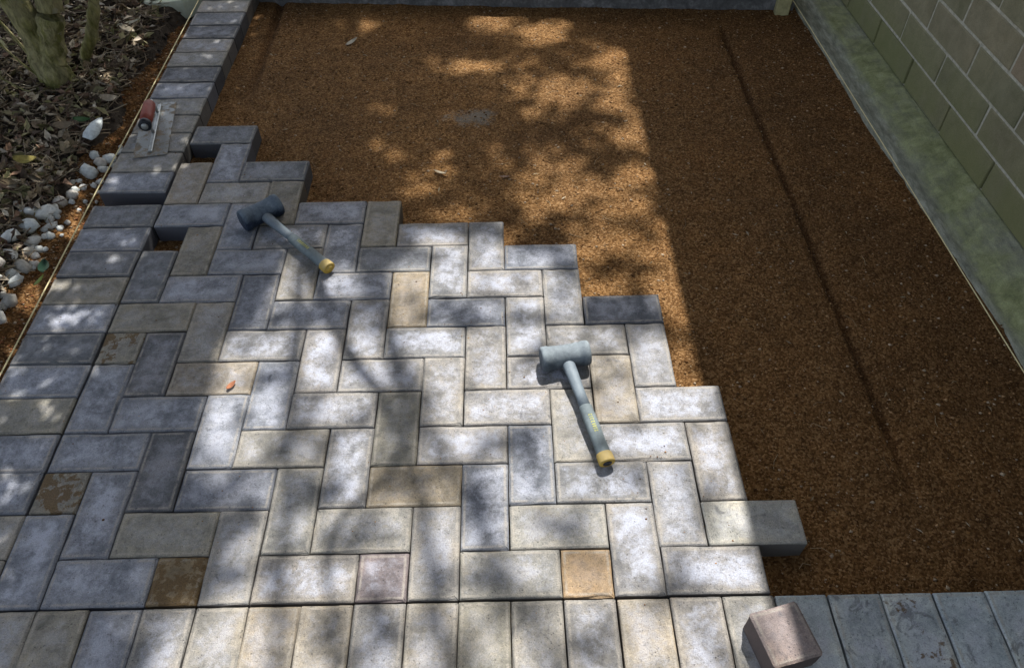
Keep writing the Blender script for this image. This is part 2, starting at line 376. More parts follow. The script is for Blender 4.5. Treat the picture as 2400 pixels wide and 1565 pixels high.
def toe(y): return np.interp(y, [-3.3, .58, .70, .97, 1.32, 1.62, 2.5, 3.7], [2.20, 2.186, 2.186, 2.173, 2.151, 2.136, 2.112, 2.08])
def sand_z(x, y):
    x = np.asarray(x, float); y = np.asarray(y, float)
    z = ZS + .0035*fbm(x, y, 3, 3, 3) + .0016*fbm(x, y, 22, 11, 3) + .0009*vnoise(x, y, 75, 5)
    cx = 1.783 + .004*np.sin(y*2.3)                 # groove a pipe left in the screed
    cx = cx + .0025*vnoise(y, 0*y, 14, 63)
    g = np.exp(-((x-cx)/(.0105+.003*vnoise(y, 0*y, 11, 61)))**2)*(.8+.35*vnoise(y, 0*y, 6, 62))*sstep(2.34, 2.26, y)*sstep(.12, .42, y)
    z = z - .020*g
    cx2 = -.004 - .012*(y-2.0)
    g2 = np.exp(-((x-cx2)/.016)**2)*sstep(1.75, 2.05, y)
    z = z - .018*g2
    z = z + .0012*vnoise(x, y*.10, 26, 71) + .0010*vnoise(x*.6, y*.08, 60, 72) + .0020*np.maximum(0, vnoise(x, y, 34, 73)-.55)*4
    z = z - .05*sstep(0, .03, x-toe(y)-.012)
    z = z + .030*sstep(-.33, -.46, x) + .010*fbm(x, y, 9, 21, 3)*sstep(-.31, -.40, x)   # strip outside the border
    return z
def grid(name, x0, x1, y0, y1, d, fz, mat):
    xs = np.arange(x0, x1+d*.5, d); ys = np.arange(y0, y1+d*.5, d); X, Y = np.meshgrid(xs, ys)
    Z = fz(X, Y); V = np.c_[X.ravel(), Y.ravel(), Z.ravel()]; nx = len(xs); ny = len(ys)
    i = np.arange((nx-1)*(ny-1)); r = i//(nx-1); c = i % (nx-1); a = r*nx+c
    return tri_obj(name, V, np.c_[a, a+1, a+nx+1, a+nx], mat, smooth=True)
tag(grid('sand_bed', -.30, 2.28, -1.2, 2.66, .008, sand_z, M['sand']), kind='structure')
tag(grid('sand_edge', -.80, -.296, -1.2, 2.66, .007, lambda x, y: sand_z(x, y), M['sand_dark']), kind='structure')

def chips(n, fx, size, cols, flat=.6, seed=1):
    """little angular chips; fx(rng,n)->x,y,z"""
    r = np.random.default_rng(seed)
    base = np.array([(1,0,0),(-1,0,0),(0,1,0),(0,-1,0),(0,0,1),(0,0,-1)], float)
    ff = np.array([(0,2,4),(2,1,4),(1,3,4),(3,0,4),(2,0,5),(1,2,5),(3,1,5),(0,3,5)])
    x, y, z = fx(r, n); s = size[0]*(size[1]/size[0])**(r.random(n)**2.2)
    B = base[None]*(1+.35*r.standard_normal((n, 6, 1)).clip(-1.5, 1.5))
    a = r.random(n)*6.283; ca, sa = np.cos(a), np.sin(a)
    X = B[:, :, 0]*ca[:, None]-B[:, :, 1]*sa[:, None]; Y = B[:, :, 0]*sa[:, None]+B[:, :, 1]*ca[:, None]
    V = np.stack([X*s[:, None]+x[:, None], Y*s[:, None]*.8+y[:, None], B[:, :, 2]*s[:, None]*flat+z[:, None]], 2).reshape(-1, 3)
    F = (ff[None]+6*np.arange(n)[:, None, None]).reshape(-1, 3)
    c = np.array(cols)[r.integers(0, len(cols), n)]*(.75+.5*r.random((n, 1)))
    return V, F, np.repeat(c, 6, 0)
SANDC = [(.17,.082,.027),(.26,.135,.047),(.11,.052,.017),(.31,.17,.07),(.38,.23,.11),(.44,.34,.23),(.13,.066,.024),(.22,.12,.05)]
def fx_bed(r, n):
    x = r.uniform(-.1, 2.19, n); y = r.uniform(-.02, 2.52, n); return x, y, sand_z(x, y)+.0006
V, F, C = chips(38000, fx_bed, (.0011, .0056), SANDC, seed=2)
tag(tri_obj('sand_grains', V, F, M['grain'], cols=C), 'coarse brown grains scattered over the sand bed', 'sand', kind='stuff')
def fx_edge(r, n):
    x = -.315 - np.abs(r.normal(0, .075, n)); y = r.uniform(-.2, 2.5, n); return x, y, sand_z(x, y)+.001
V, F, C = chips(9000, fx_edge, (.0016, .0068), SANDC+[(.30,.12,.05),(.24,.10,.04)], seed=3)
tag(tri_obj('gravel', V, F, M['grain'], cols=C), 'coarse reddish brown gravel outside the left border row', 'gravel', kind='stuff')

# ------------------------------------------------------------------ pavers
pave = empty('pavement'); tag(pave, kind='structure')
PM = {}
def paver_mesh(lx, ly, k):
    key = (round(lx, 4), round(ly, 4), k)
    if key in PM: return PM[key]
    r = random.Random(hash(key) & 0xffff); V = []; F = []
    CH_ = {k_: r.uniform(.0008, .0026) for k_ in range(24) if r.random() < .16}
    def ring(ins, z, cr, jz=0.0):
        hx, hy = lx/2-ins, ly/2-ins; st = len(V)
        cs = []
        for sx, sy, a0 in ((1, 1, 0), (-1, 1, 90), (-1, -1, 180), (1, -1, 270)):
            for a in (0, 45, 90):
                t = math.radians(a0+a); cs.append((sx*(hx-cr)+cr*math.cos(t), sy*(hy-cr)+cr*math.sin(t)))
        n = 0
        for i, p in enumerate(cs):
            q = cs[(i+1) % 12]; pts = [p]
            if i % 3 == 2: pts += [(p[0]+(q[0]-p[0])*u, p[1]+(q[1]-p[1])*u) for u in (.22, .5, .78)]
            for x, y in pts:
                ch = CH_.get(n, 0) if ins > .0005 else 0        # a nick in the arris here and there
                l = math.hypot(x, y); f = 1-ch*1.6/l
                V.append((x*f+r.uniform(-.0005, .0005), y*f+r.uniform(-.0005, .0005), z-ch*.35*(ins < .004)+r.uniform(-jz, jz))); n += 1
        return st
    R = [ring(.0002, -.060, .0018), ring(0, -.0046, .0020), ring(.0010, -.0019, .0024, .0004), ring(.0030, -.0005, .0028, .0003), ring(.0050, 0, .003)]
    for a, b in zip(R, R[1:]):
        for i in range(24): F.append((a+i, a+(i+1) % 24, b+(i+1) % 24, b+i))
    F.append(tuple(R[-1]+i for i in range(24))); F.append(tuple(R[0]+23-i for i in range(24)))
    me = bpy.data.meshes.new('paver'); me.from_pydata(V, [], F); me.update(); me.materials.append(M['paver'])
    PM[key] = me; return me
TONE = {  # face colour, bloom
 'L': ((.268, .260, .248), .95), 'l': ((.282, .265, .238), .75), 'B': ((.245, .255, .276), .90), 'b': ((.165, .173, .192), .62),
 'O': ((.275, .255, .205), .30), 'o': ((.285, .270, .235), .50), 'D': ((.135, .137, .142), .40), 'd': ((.185, .188, .190), .40),
 'T': ((.295, .245, .172), .22), 't': ((.325, .285, .225), .45), 'W': ((.30, .225, .13), .15), 'Y': ((.40, .285, .170), .15), 'P': ((.205, .170, .165), .55),
 'G': ((.45, .50, .505), .70), 'g': ((.44, .425, .37), .40)}
PR = random.Random(5)
def paver(x0, y0, nx, ny, tone, stain=-.6, u=.1, z=0.0, parent=pave, smudge=None):
    """a paver whose cell starts at (x0,y0) metres and covers nx by ny units"""
    lx, ly = nx*u-.0017, ny*u-.0017
    o = link(bpy.data.objects.new('paver', paver_mesh(lx, ly, PR.randint(0, 7))), parent)
    o.location = (x0+nx*u/2+PR.uniform(-.0007, .0007), y0+ny*u/2+PR.uniform(-.0007, .0007), z+PR.uniform(-.0016, .0010))
    o.rotation_euler = (PR.uniform(-.005, .005), PR.uniform(-.005, .005), PR.uniform(-.006, .006))
    c, hz = TONE[tone]; f = PR.uniform(.90, 1.10); wv = PR.uniform(-.02, .02)
    o.color = (c[0]*f*(1+wv), c[1]*f, c[2]*f*(1-wv), 1); o['haze'] = hz*PR.uniform(.8, 1.1); o['stain'] = stain
    o['len_x'] = lx; o['len_y'] = ly; o['smudge'] = PR.uniform(-.10, .03) if smudge is None else smudge
    return o
HER = {  # herringbone field: (column,row): tone, v = long side away from the border row, h = along it, s = cut half
 'h': {(12,0):'L',(8,0):'o',(4,0):'l',(0,0):'B',(13,1):'g',(9,1):'o',(5,1):'o',(1,1):'O',(10,2):'L',(6,2):'T',(2,2):'b',(11,3):'L',(7,3):'L',(3,3):'o',(-1,3):'B',
       (12,4):'L',(8,4):'L',(4,4):'L',(0,4):'B',(9,5):'L',(5,5):'L',(1,5):'t',(10,6):'l',(6,6):'L',(2,6):'L',(11,7):'b',(7,7):'B',(3,7):'B',(-1,7):'O',
       (8,8):'L',(4,8):'B',(0,8):'B',(9,9):'B',(5,9):'d',(1,9):'B',(6,10):'L',(2,10):'L',(3,11):'B',(-1,11):'B',(0,12):'o',(1,13):'d',(-1,15):'d'},
 'v': {(11,0):'L',(7,0):'l',(3,0):'l',(-1,0):'B',(12,1):'L',(8,1):'B',(4,1):'o',(0,1):'B',(13,2):'l',(9,2):'B',(5,2):'L',(1,2):'D',(10,3):'o',(6,3):'O',(2,3):'B',
       (11,4):'t',(7,4):'l',(3,4):'B',(-1,4):'B',(12,5):'L',(8,5):'l',(4,5):'L',(0,5):'D',(9,6):'L',(5,6):'L',(1,6):'o',(10,7):'L',(6,7):'T',(2,7):'b',
       (7,8):'L',(3,8):'o',(-1,8):'d',(8,9):'L',(4,9):'B',(0,9):'O',(5,10):'O',(1,10):'B',(2,11):'O',(-1,12):'t',(0,13):'B'},
 's': {(10,0):'Y',(6,0):'P',(2,0):'W',(-1,2):'O',(-1,6):'O'}}
STN = {(0,0):.02,(7,4):.06,(-1,2):.27,(-1,6):.25,(2,0):.33,(-1,4):-.08,(1,5):-.06,(-1,0):-.12,(2,11):.02}
for (cx, cy), tn in HER['h'].items(): paver(cx*.1, cy*.1, 2, 1, tn, STN.get((cx, cy), -.6))
for (cx, cy), tn in HER['v'].items(): paver(cx*.1, cy*.1, 1, 2, tn, STN.get((cx, cy), -.6))
for (cx, cy), tn in HER['s'].items(): paver(cx*.1, cy*.1, 1, 1, tn, STN.get((cx, cy), -.6), z=-.001)
# border row across the front
for i, tn in zip(range(-3, 22), 'OooOBlottloOoltloGGGGGGGG'):
    x = i*.1 + max(0, i-9)*.0011
    paver(x, -.203, 1, 2, tn, {16: .14, 17: .0, 0: -.16, 15: -.06}.get(i, -.6), z=.001, smudge=.06 if i in (15, 16, 17, 18) else None)
# border row down the left side; a gap of half a paver is still open at row 12
for j, tn in zip(range(0, 12), 'ooBBOBdBOdBd'):
    paver(-.303, j*.1, 2, 1, tn, {5: -.03, 6: -.02, 7: -.06, 8: -.10}.get(j, -.6))
for j, tn in zip(range(0, 14), 'BooooBDolDdoloL'):
    paver(-.308+.0005*j, 1.254+j*.1025, 2, 1, tn, -.6, z=.001)
def fx_top(r, n):
    x = np.empty(0); y = np.empty(0)
    while len(x) < n:
        u = r.uniform(-.28, 1.38, n*6); w = r.uniform(-.15, 1.5, n*6)
        e = (1.02-(w-.5)*1.0) - u                                   # distance from the laying edge, roughly
        ok = (e > -.15) & (u < 1.35-np.maximum(0, w-.45)*1.25) & (r.random(n*6) < np.where(e < .25, .5, .10))
        x = np.r_[x, u[ok]]; y = np.r_[y, w[ok]]
    return x[:n], y[:n], np.full(n, .0008)
V, F, C = chips(750, fx_top, (.0006, .0026), SANDC, seed=14)
tag(tri_obj('spilt_sand', V, F, M['grain'], cols=C), 'stray sand grains scattered on top of the pavers', 'sand', kind='stuff')
# a cut half paver left lying on the border row
lp = paver(1.385-.0475, -.097-.0475, .95, .95, 'P', -.6, parent=None); lp.name = 'loose_paver'
lp.location = (1.386, -.098, .062); lp.rotation_euler = (0, 0, math.radians(14)); lp.color = (.300, .245, .225, 1); lp['haze'] = .12; lp['smudge'] = .0
bm = bmesh.new(); bmesh.ops.create_cube(bm, size=1.0); bmesh.ops.bevel(bm, geom=bm.edges[:], offset=.045, segments=1, affect='EDGES'); bmesh.ops.subdivide_edges(bm, edges=[e for e in bm.edges if e.calc_length() > .3], cuts=4, use_grid_fill=True)
for v in bm.verts:
    q = v.co*5.0; n = mnoise.noise(q*.6)*.020 + mnoise.noise(q*2.1)*.008
    v.co += v.co.normalized()*n
    v.co = Vector((v.co.x*.094, v.co.y*.098, (v.co.z-.5)*.062))
me = bpy.data.meshes.new('loose_paver'); bm.to_mesh(me); bm.free(); me.materials.append(M['paver']); lp.data = me
tag(lp, 'loose cut half paver lying askew on top of the front border row', 'paver')

# ------------------------------------------------------------------ house: block wall, footing, eave
house = empty('house', (2.3, 1.0, -.06)); HB = Vector((2.3, 1.0, -.06))
tag(house, 'olive grey block house wall on a mossy concrete footing beside the sand bed', 'house')
SL = .037; TILT = -math.atan(SL)
def zb(y): return .054 - SL*y
def hpart(name, V, F, mat, smooth=False, parent=None):
    V = [(v[0]-HB.x, v[1]-HB.y, v[2]-HB.z) for v in V]
    return meshobj(name, V, F, mat, parent or house, smooth)
PITCH = .3035; CH = .1016
def block_mesh(k):
    r = random.Random(100+k); V, F = bevbox(0, .10, -PITCH/2+.0050, PITCH/2-.0050, .0046, CH-.0046, .0026)
    V = [(v[0]+r.uniform(-.0007, .0007), v[1]+r.uniform(-.001, .001), v[2]+r.uniform(-.0009, .0009)) for v in V]
    me = bpy.data.meshes.new('block'); me.from_pydata(V, [], F); me.update(); me.materials.append(M['block']); return me
BMs = [block_mesh(k) for k in range(6)]
br = random.Random(3); far = []
for c in range(-1, 19):
    off = 1.186 + (0 if c % 2 == 0 else .134)
    for n in range(-14, 9):
        y = off + PITCH*(n+.5)
        if y < -3.2 or y > 3.6: continue
        if 0 <= c <= 6 and .3 < y < 3.3:
            o = link(bpy.data.objects.new('block', BMs[br.randint(0, 5)]), house)
            o.location = (0+br.uniform(-.0012, .0012), y-HB.y, zb(y)+c*CH-HB.z); o.rotation_euler = (TILT, 0, 0)
        else: far.append((y, c))
V = []; F = []
bv, bf = boxv(0, .10, -PITCH/2+.005, PITCH/2-.005, .0046, CH-.0046)
for y, c in far:
    s = len(V); V += [(2.3+v[0], y+v[1], zb(y+v[1])+c*CH+v[2]) for v in bv]; F += [tuple(i+s for i in f) for f in bf]
tag(hpart('upper_blocks', V, F, M['block']), kind='stuff')
def slab_y(x0, x1, y0, y1, z0, z1):
    V, F = boxv(x0, x1, y0, y1, z0, z1); return [(v[0], v[1], v[2]+zb(v[1])) for v in V], F
V, F = slab_y(2.3035, 2.40, -3.3, 3.7, CH-.004, 1.88); hpart('mortar', V, F, M['mortar'])
V, F = slab_y(2.309, 2.40, -3.3, 3.7, -.12, CH-.004); hpart('lower_mortar', V, F, M['mortar'])
# footing with an uneven toe
ys = np.arange(-3.3, 3.71, .02); V = []; F = []
for y in ys:
    t = float(toe(y)) + .003*float(vnoise(y, 0, 9, 3)); n = float(vnoise(y, 1, 6, 8)); n2 = float(vnoise(y, 2, 25, 9)); b = zb(y)
    xr = float(np.interp(y, [.6, 1.1, 1.6, 2.15, 2.6], [2.232, 2.224, 2.212, 2.198, 2.186])) + .003*n
    zr = -.040 + (b-zb(1.3))*.25
    V += [(t, y, -.14), (t, y, ZS+.004+.002*n2), (t+.010, y, ZS+.012+.002*n2), ((t+xr)/2, y, (ZS+zr)/2+.004*n+.001*n2), (xr-.006, y, zr-.004+.0015*n2),
          (xr, y, zr+.006), (xr+.035, y, (zr+b)/2-.002+.002*n), (2.292, y, b-.004), (2.308, y, b-.001)]
k = 9
for i in range(len(ys)-1):
    for j in range(k-1): F.append((i*k+j, i*k+j+1, (i+1)*k+j+1, (i+1)*k+j))
hpart('footing', V, F, M['footing'], True)
# eave: soffit, fascia and the edge of the roof; its shadow falls along the sand bed
V, F = boxv(1.815, 2.399, -3.4, 6.5, 1.895, 1.915); hpart('soffit', V, F, M['fascia'])
V, F = boxv(1.790, 1.813, -3.4, 6.5, 1.88, 2.035); hpart('fascia', V, F, M['fascia'])
V = [(1.760,-3.45,2.045),(1.760,6.6,2.045),(5.2,6.6,3.4),(5.2,-3.45,3.4),(1.760,-3.45,2.07),(1.760,6.6,2.07),(5.2,6.6,3.43),(5.2,-3.45,3.43)]
F = [(0,1,2,3),(7,6,5,4),(0,4,5,1),(1,5,6,2),(2,6,7,3),(3,7,4,0)]
hpart('roof', V, F, M['roofing'])

# ------------------------------------------------------------------ kerb at the back, pale slab
def along(name, p, q, prof, mat, n=40, seed=1, amp=.002):
    p = Vector(p); q = Vector(q); d = (q-p); nr = Vector((-d.y, d.x, 0)).normalized(); V = []; F = []; k = len(prof)
    for i in range(n+1):
        c = p+d*i/n
        for j, (a, z) in enumerate(prof):
            e = amp*mnoise.noise(Vector((i*.9, j*3.1, seed)))
            V.append(c+nr*(a+e)+Vector((0, 0, z+e)))
    for i in range(n):
        for j in range(k): F.append((i*k+j, i*k+(j+1) % k, (i+1)*k+(j+1) % k, (i+1)*k+j))
    F.append(tuple(range(k))); F.append(tuple(n*k+k-1-j for j in range(k)))
    return meshobj(name, V, F, mat)
tag(along('kerb', (2.10, 2.444, 0), (-.104, 2.578, 0), [(0, -.15), (-.16, -.15), (-.16, .09), (-.012, .095), (-.002, .085)], M['kerb'], 60), kind='structure')
V = []; rr = random.Random(8)
for z, s in ((-.05, 1.04), (.012, 1.0), (.022, .97)):
    for k in range(18):
        t = 2*math.pi*k/18; e = 1+.07*math.sin(3*t+1)+.05*math.sin(5*t)
        V.append((-.43+.135*s*e*math.cos(t), 2.545+.125*s*e*math.sin(t), z))
F = [(i*18+k, i*18+(k+1) % 18, (i+1)*18+(k+1) % 18, (i+1)*18+k) for i in range(2) for k in range(18)]+[tuple(36+k for k in range(18)), tuple(17-k for k in range(18))]
tag(meshobj('stepping_slab', V, F, M['slab']), 'pale greenish concrete slab at the far end of the left border row', 'slab')

# ------------------------------------------------------------------ stake and string lines
sv, sf = bevbox(-.031, .031, -.018, .018, -.16, .30, .004)
sv = [(v[0]*(1 if v[2] > 0 else .86), v[1], v[2]) for v in sv]
stk = meshobj('wooden_stake', sv, sf, M['lumber']); stk.location = (2.047, 2.424, 0); stk.rotation_euler = (math.radians(-3), math.radians(2), math.radians(-6))
tag(stk, 'pale wooden stake driven into the sand at the foot of the block wall', 'stake')
V, F = tube([(2.060, 2.404, .02), (2.1085, 1.25, .004), (2.130, .40, .003), (2.150, -.40, .002), (2.165, -1.0, .0)], .0015, 6)
tag(meshobj('string_line', V, F, M['string'], smooth=True), 'taut pale string line running from the wooden stake along the wall footing', 'string')
V, F = tube([(-.312, 3.0, .006), (-.3105, 2.0, .005), (-.3115, 1.27, .004), (-.3065, .61, .004), (-.306, -.6, .004)], .0019, 6)
tag(meshobj('string_line', V, F, M['string'], smooth=True), 'taut yellowish string line along the outer edge of the left border row', 'string')

# ------------------------------------------------------------------ mallets
def mallet(label, hc, ax, end, head_mat, L=.118, R=.031):
    hc = Vector(hc); end = Vector(end)
    root = empty('mallet', (hc.x, hc.y, 0)); tag(root, label, 'mallet', 'rubber mallets left on the pavers')
    def put(o, M4): o.matrix_local = Matrix.Translation(-Vector((hc.x, hc.y, 0))) @ M4; return o
    xa = Vector(ax).normalized(); za = Vector((0, 0, 1)); ya = za.cross(xa).normalized()
    HM = Matrix.Translation(hc) @ Matrix((xa, ya, za)).transposed().to_4x4()
    h = L/2
    V, F = lathe([(R*.80, -h-.001), (R*.93, -h), (R*1.01, -h+.003), (R*1.03, -h+.008), (R*1.03, -h+.017), (R*.975, -h+.0185), (R*.97, -.026), (R*.935, -.020), (R*.935, .020), (R*.97, .026), (R*.975, h-.0185), (R*1.03, h-.017), (R*1.03, h-.008), (R*1.01, h-.003), (R*.93, h), (R*.80, h+.001)], 32)
    head = put(meshobj('head', V, F, head_mat, root, True), HM)
    d = end-hc; Lh = d.length; xd = d.normalized(); yd = Vector((0, 0, 1)).cross(xd).normalized(); zd = xd.cross(yd)
    HN = Matrix.Translation(hc) @ Matrix((xd, yd, zd)).transposed().to_4x4()
    def oval(prof, n=20):
        V = []; F = []
        for x, a, b in prof:
            for k in range(n):
                t = 2*math.pi*k/n; V.append((x, a*math.cos(t), b*math.sin(t)))
        for i in range(len(prof)-1):
            for k in range(n): F.append((i*n+k, i*n+(k+1) % n, (i+1)*n+(k+1) % n, (i+1)*n+k))
        F.append(tuple(range(n-1, -1, -1))); F.append(tuple((len(prof)-1)*n+k for k in range(n))); return V, F
    V, F = oval([(.012, .0125, .011), (R*.95, .0155, .013), (R+.02, .0150, .0125), (.115, .0125, .0110), (.155, .0132, .0112)])
    put(meshobj('shaft', V, F, M['shaft'], root, True), HN)
    V, F = oval([(.148, .0140, .0120), (.151, .0152, .0130), (.20, .0158, .0136), (.24, .0152, .0132), (Lh-.022, .0160, .0138), (Lh-.015, .0162, .0140)])
    grip = put(meshobj('grip', V, F, M['grip'], root, True), HN)
    V, F = oval([(Lh-.024, .0166, .0144), (Lh-.021, .0180, .0156), (Lh-.002, .0184, .0158), (Lh, .0176, .0152), (Lh+.0006, .0095, .008), (Lh-.003, .008, .007)])
    cp = put(meshobj('end_cap', V, F, M['yellow'], root, True), HN)
    V, F = oval([(Lh-.002, .0105, .009), (Lh+.0018, .0100, .0085)]); put(meshobj('plug', V, F, M['black_ring'] if head_mat == M['rubber_grey'] else M['yellow'], root, True), HN)
    # worn, no longer readable print along the top of the grip
    V = []; F = []; rq = random.Random(int(abs(hc.x)*1e4)); x = .178
    while x < .222:
        w = rq.uniform(.0035, .0055)
        for y0, y1 in ((-.0042, -.0022), (.0020, .0042)) if rq.random() < .6 else ((-.0042, .0042),):
            s = len(V); q = lambda yy: math.sqrt(max(0, 1-(yy/.0156)**2))*.0136+.0004
            V += [(x, y0, q(y0)), (x+w*.7, y0, q(y0)), (x+w*.7, y1, q(y1)), (x, y1, q(y1))]; F.append((s, s+1, s+2, s+3))
        s = len(V); V += [(x, -.0042, q(.0042)), (x+.0014, -.0042, q(.0042)), (x+.0014, .0042, q(.0042)), (x, .0042, q(.0042))]; F.append((s, s+1, s+2, s+3))
        x += w+.0016
    V = [(a, b, c+.0005*(i % 2)) for i, (a, b, c) in enumerate(V)]
    pr = meshobj('print', V, F, M['print'], grip)
    return root
mallet('grey dusty rubber mallet with yellow handle end, lying on sunlit pavers', (1.040, .572, .0298), (.118, .020, 0), (1.112, .283, .0190), M['rubber_grey'], .116, .0295)
mallet('dark blue rubber mallet with yellow handle end, lying near the far edge of the pavers', (.212, 1.116, .0310), (.082, .068, 0), (.434, .896, .0195), M['rubber_dark'])

# ------------------------------------------------------------------ hand float (trowel) on the left border
tr = empty('trowel', (-.228, 1.58, .003)); tag(tr, 'steel finishing trowel with red handle lying on the left border row', 'trowel')
tr.rotation_euler = (0, 0, math.radians(15.5*0.62))
V, F = boxv(-.052, .052, -.152, .152, 0, .0016); meshobj('blade', V, F, M['blade'], tr)
V, F = bevbox(-.006, .006, -.135, .135, .0017, .009, .0015); meshobj('mounting_bar', V, F, M['steel'], tr)
for yy in (-.035, .085):
    V, F = tube([(0, yy, .008), (-.003, yy, .035), (-.006, yy, .055)], .005, 10); meshobj('post', V, F, M['steel'], tr, True)
def yl(prof, n=22):
    V, F = lathe(prof, n); return [(v[1]-.006, v[0], v[2]+.056) for v in V], [tuple(reversed(f)) for f in F]
V, F = yl([(.015, .062), (.0185, .055), (.0200, .03), (.0195, -.02), (.0180, -.052)]); hd = meshobj('handle', V, F, M['red_grip'], tr, True)
V, F = yl([(.0186, -.051), (.0196, -.056), (.0192, -.068), (.0125, -.0705)]); rg = meshobj('ferrule', V, F, M['black_ring'], tr, True)
V, F = yl([(.0105, -.069), (.0105, -.073), (.006, -.075)]); meshobj('end_plug', V, F, M['steel'], tr, True)
# ------------------------------------------------------------------ planting bed
def soil_z(x, y):
    x = np.asarray(x, float); y = np.asarray(y, float)
    e = np.interp(y, [-.5, .85, 1.25, 1.6, 2.0, 2.4, 3.2], [-.44, -.44, -.42, -.405, -.405, -.372, -.36]) + .018*fbm(x, y, 7, 31, 2)
    d = e - x
    return -.075 + .070*sstep(-.03, .05, d) + .035*sstep(.05, .5, d) + (.014*fbm(x, y, 8, 41, 3) + .006*fbm(x, y, 40, 45, 2))*sstep(-.02, .04, d)
tag(grid('soil', -3.2, -.31, -1.6, 3.6, .012, soil_z, M['soil']), kind='structure')

def leaves(n, pos, size, cols, curl=.35, tilt=.6, seed=1, slim=.42, flatz=None):
    """small pointed leaves, folded along the rib: 6 verts, 4 tris"""
    r = np.random.default_rng(seed); P = pos(r, n); L = r.uniform(size[0], size[1], n)
    a = r.random(n)*6.283; b = r.normal(0, tilt, n); c = r.normal(0, tilt, n)
    loc = np.zeros((n, 6, 3)); w = slim*(.7+.6*r.random(n))
    prof = [(-.5, 0), (-.05, .5), (.5, 0), (-.05, -.5), (-.08, 0), (.25, 0)]
    cu = curl*r.normal(0, 1, n)
    for i, (u, v) in enumerate(prof):
        loc[:, i, 0] = u*L; loc[:, i, 1] = v*L*w; loc[:, i, 2] = L*(cu*u*u + (abs(v)*curl*.9 if v else 0))
    ca, sa = np.cos(a), np.sin(a); cb, sb = np.cos(b), np.sin(b); cc, sc = np.cos(c), np.sin(c)
    x, y, z = loc[..., 0], loc[..., 1], loc[..., 2]
    y, z = y*cc[:, None]-z*sc[:, None], y*sc[:, None]+z*cc[:, None]
    x, z = x*cb[:, None]-z*sb[:, None], x*sb[:, None]+z*cb[:, None]
    x, y = x*ca[:, None]-y*sa[:, None], x*sa[:, None]+y*ca[:, None]
    V = np.stack([x, y, z], 2)+P[:, None, :]
    ff = np.array([(0, 4, 1), (4, 2, 1), (0, 3, 4), (4, 3, 2)])
    F = (ff[None]+6*np.arange(n)[:, None, None]).reshape(-1, 3)
    col = np.array(cols)[r.integers(0, len(cols), n)]*(.6+.8*r.random((n, 1)))
    return V.reshape(-1, 3), F, np.repeat(col, 6, 0)
DEAD = [(.30,.23,.14),(.20,.15,.09),(.38,.30,.19),(.14,.10,.07),(.46,.38,.26),(.24,.22,.10),(.32,.29,.15),(.58,.50,.38),(.12,.085,.06),(.27,.17,.11)]
def pos_bed(r, n):
    x = -.43-np.abs(r.normal(0, .42, n)); y = r.uniform(.55, 2.55, n); k = (x < -.43); 
    return np.c_[x, y, soil_z(x, y)+r.uniform(.001, .018, n)]
V, F, C = leaves(5200, pos_bed, (.018, .055), DEAD, .45, .5, 11, .45)
tag(tri_obj('leaf_litter', V, F, M['litter'], cols=C), 'brown leaf litter lying over the planting bed soil', 'leaf litter', kind='stuff')
# pine straw and twigs
V = []; F = []; C = []; r_ = random.Random(21)
for k in range(1500):
    x = -.42-abs(r_.gauss(0, .38)); y = r_.uniform(.6, 2.5); z = float(soil_z(x, y))+r_.uniform(.004, .02); a = r_.uniform(0, 6.283); L = r_.uniform(.03, .14); rad = r_.choice((.0008, .001, .0014, .0022))
    d = Vector((math.cos(a), math.sin(a), r_.gauss(0, .15))); m = Vector((x, y, z)); bnd = Vector((-d.y, d.x, 0))*r_.gauss(0, .012)
    v, f = tube([m-d*L/2, m+bnd, m+d*L/2], rad, 4, False); s = len(V); V += v; F += [tuple(i+s for i in q) for q in f]
    c = r_.choice(((.26,.20,.13),(.36,.29,.19),(.16,.12,.09),(.46,.39,.27),(.30,.23,.15))); C += [c]*len(v)
tag(tri_obj('twigs', V, F, M['litter'], cols=np.array(C)), 'thin dry twigs and straw strewn over the planting bed', 'twigs', kind='stuff')
# clods
def fx_soil(r, n):
    x = -.385-np.abs(r.normal(0, .28, n)); y = r.uniform(.6, 2.55, n); return x, y, soil_z(x, y)+.002
V, F, C = chips(6000, fx_soil, (.002, .012), [(.05,.038,.028),(.08,.06,.045),(.03,.024,.02),(.12,.09,.065),(.10,.05,.02)], seed=9)
tag(tri_obj('soil_crumbs', V, F, M['grain'], cols=C), 'dark soil crumbs on the edge of the planting bed', 'soil', kind='stuff')

# named leaves and a few plants one can point at
def big_leaf(name, label, cat, loc, L, w, rz, col, tilt=(0, 0), curl=.25, mat='litter'):
    n = 7; V = []; F = []; C = []
    for i in range(n):
        u = i/(n-1); ww = w*math.sin(math.pi*min(.98, u*.92+.06))**.8*(1-.25*u)
        for s in (-1, 0, 1): V.append((L*(u-.5), s*ww/2, curl*L*((u-.5)**2)+(abs(s)*.18*w) + .002))
    for i in range(n-1):
        for j in range(2): F.append((i*3+j, (i+1)*3+j, (i+1)*3+j+1, i*3+j+1))
    o = tri_obj(name, V, F, M[mat], smooth=True, cols=np.tile(np.array(col), (len(V), 1)))
    o.location = loc; o.rotation_euler = (tilt[0], tilt[1], rz)
    md = o.modifiers.new('thick', 'SOLIDIFY'); md.thickness = .0006
    return tag(o, label, cat)
def sz(x, y): return float(sand_z(x, y))
big_leaf('dry_leaf', 'pale dry leaf lying alone on the sand in the sun', 'leaf', (.700, 1.40, sz(.70, 1.40)+.003), .045, .016, 2.55, (.55, .47, .33), (.25, .1))
big_leaf('dry_leaf', 'whitish dry leaf on the sand near the far kerb', 'leaf', (.325, 2.225, sz(.325, 2.225)+.004), .055, .018, .75, (.60, .55, .44), (.2, -.2))
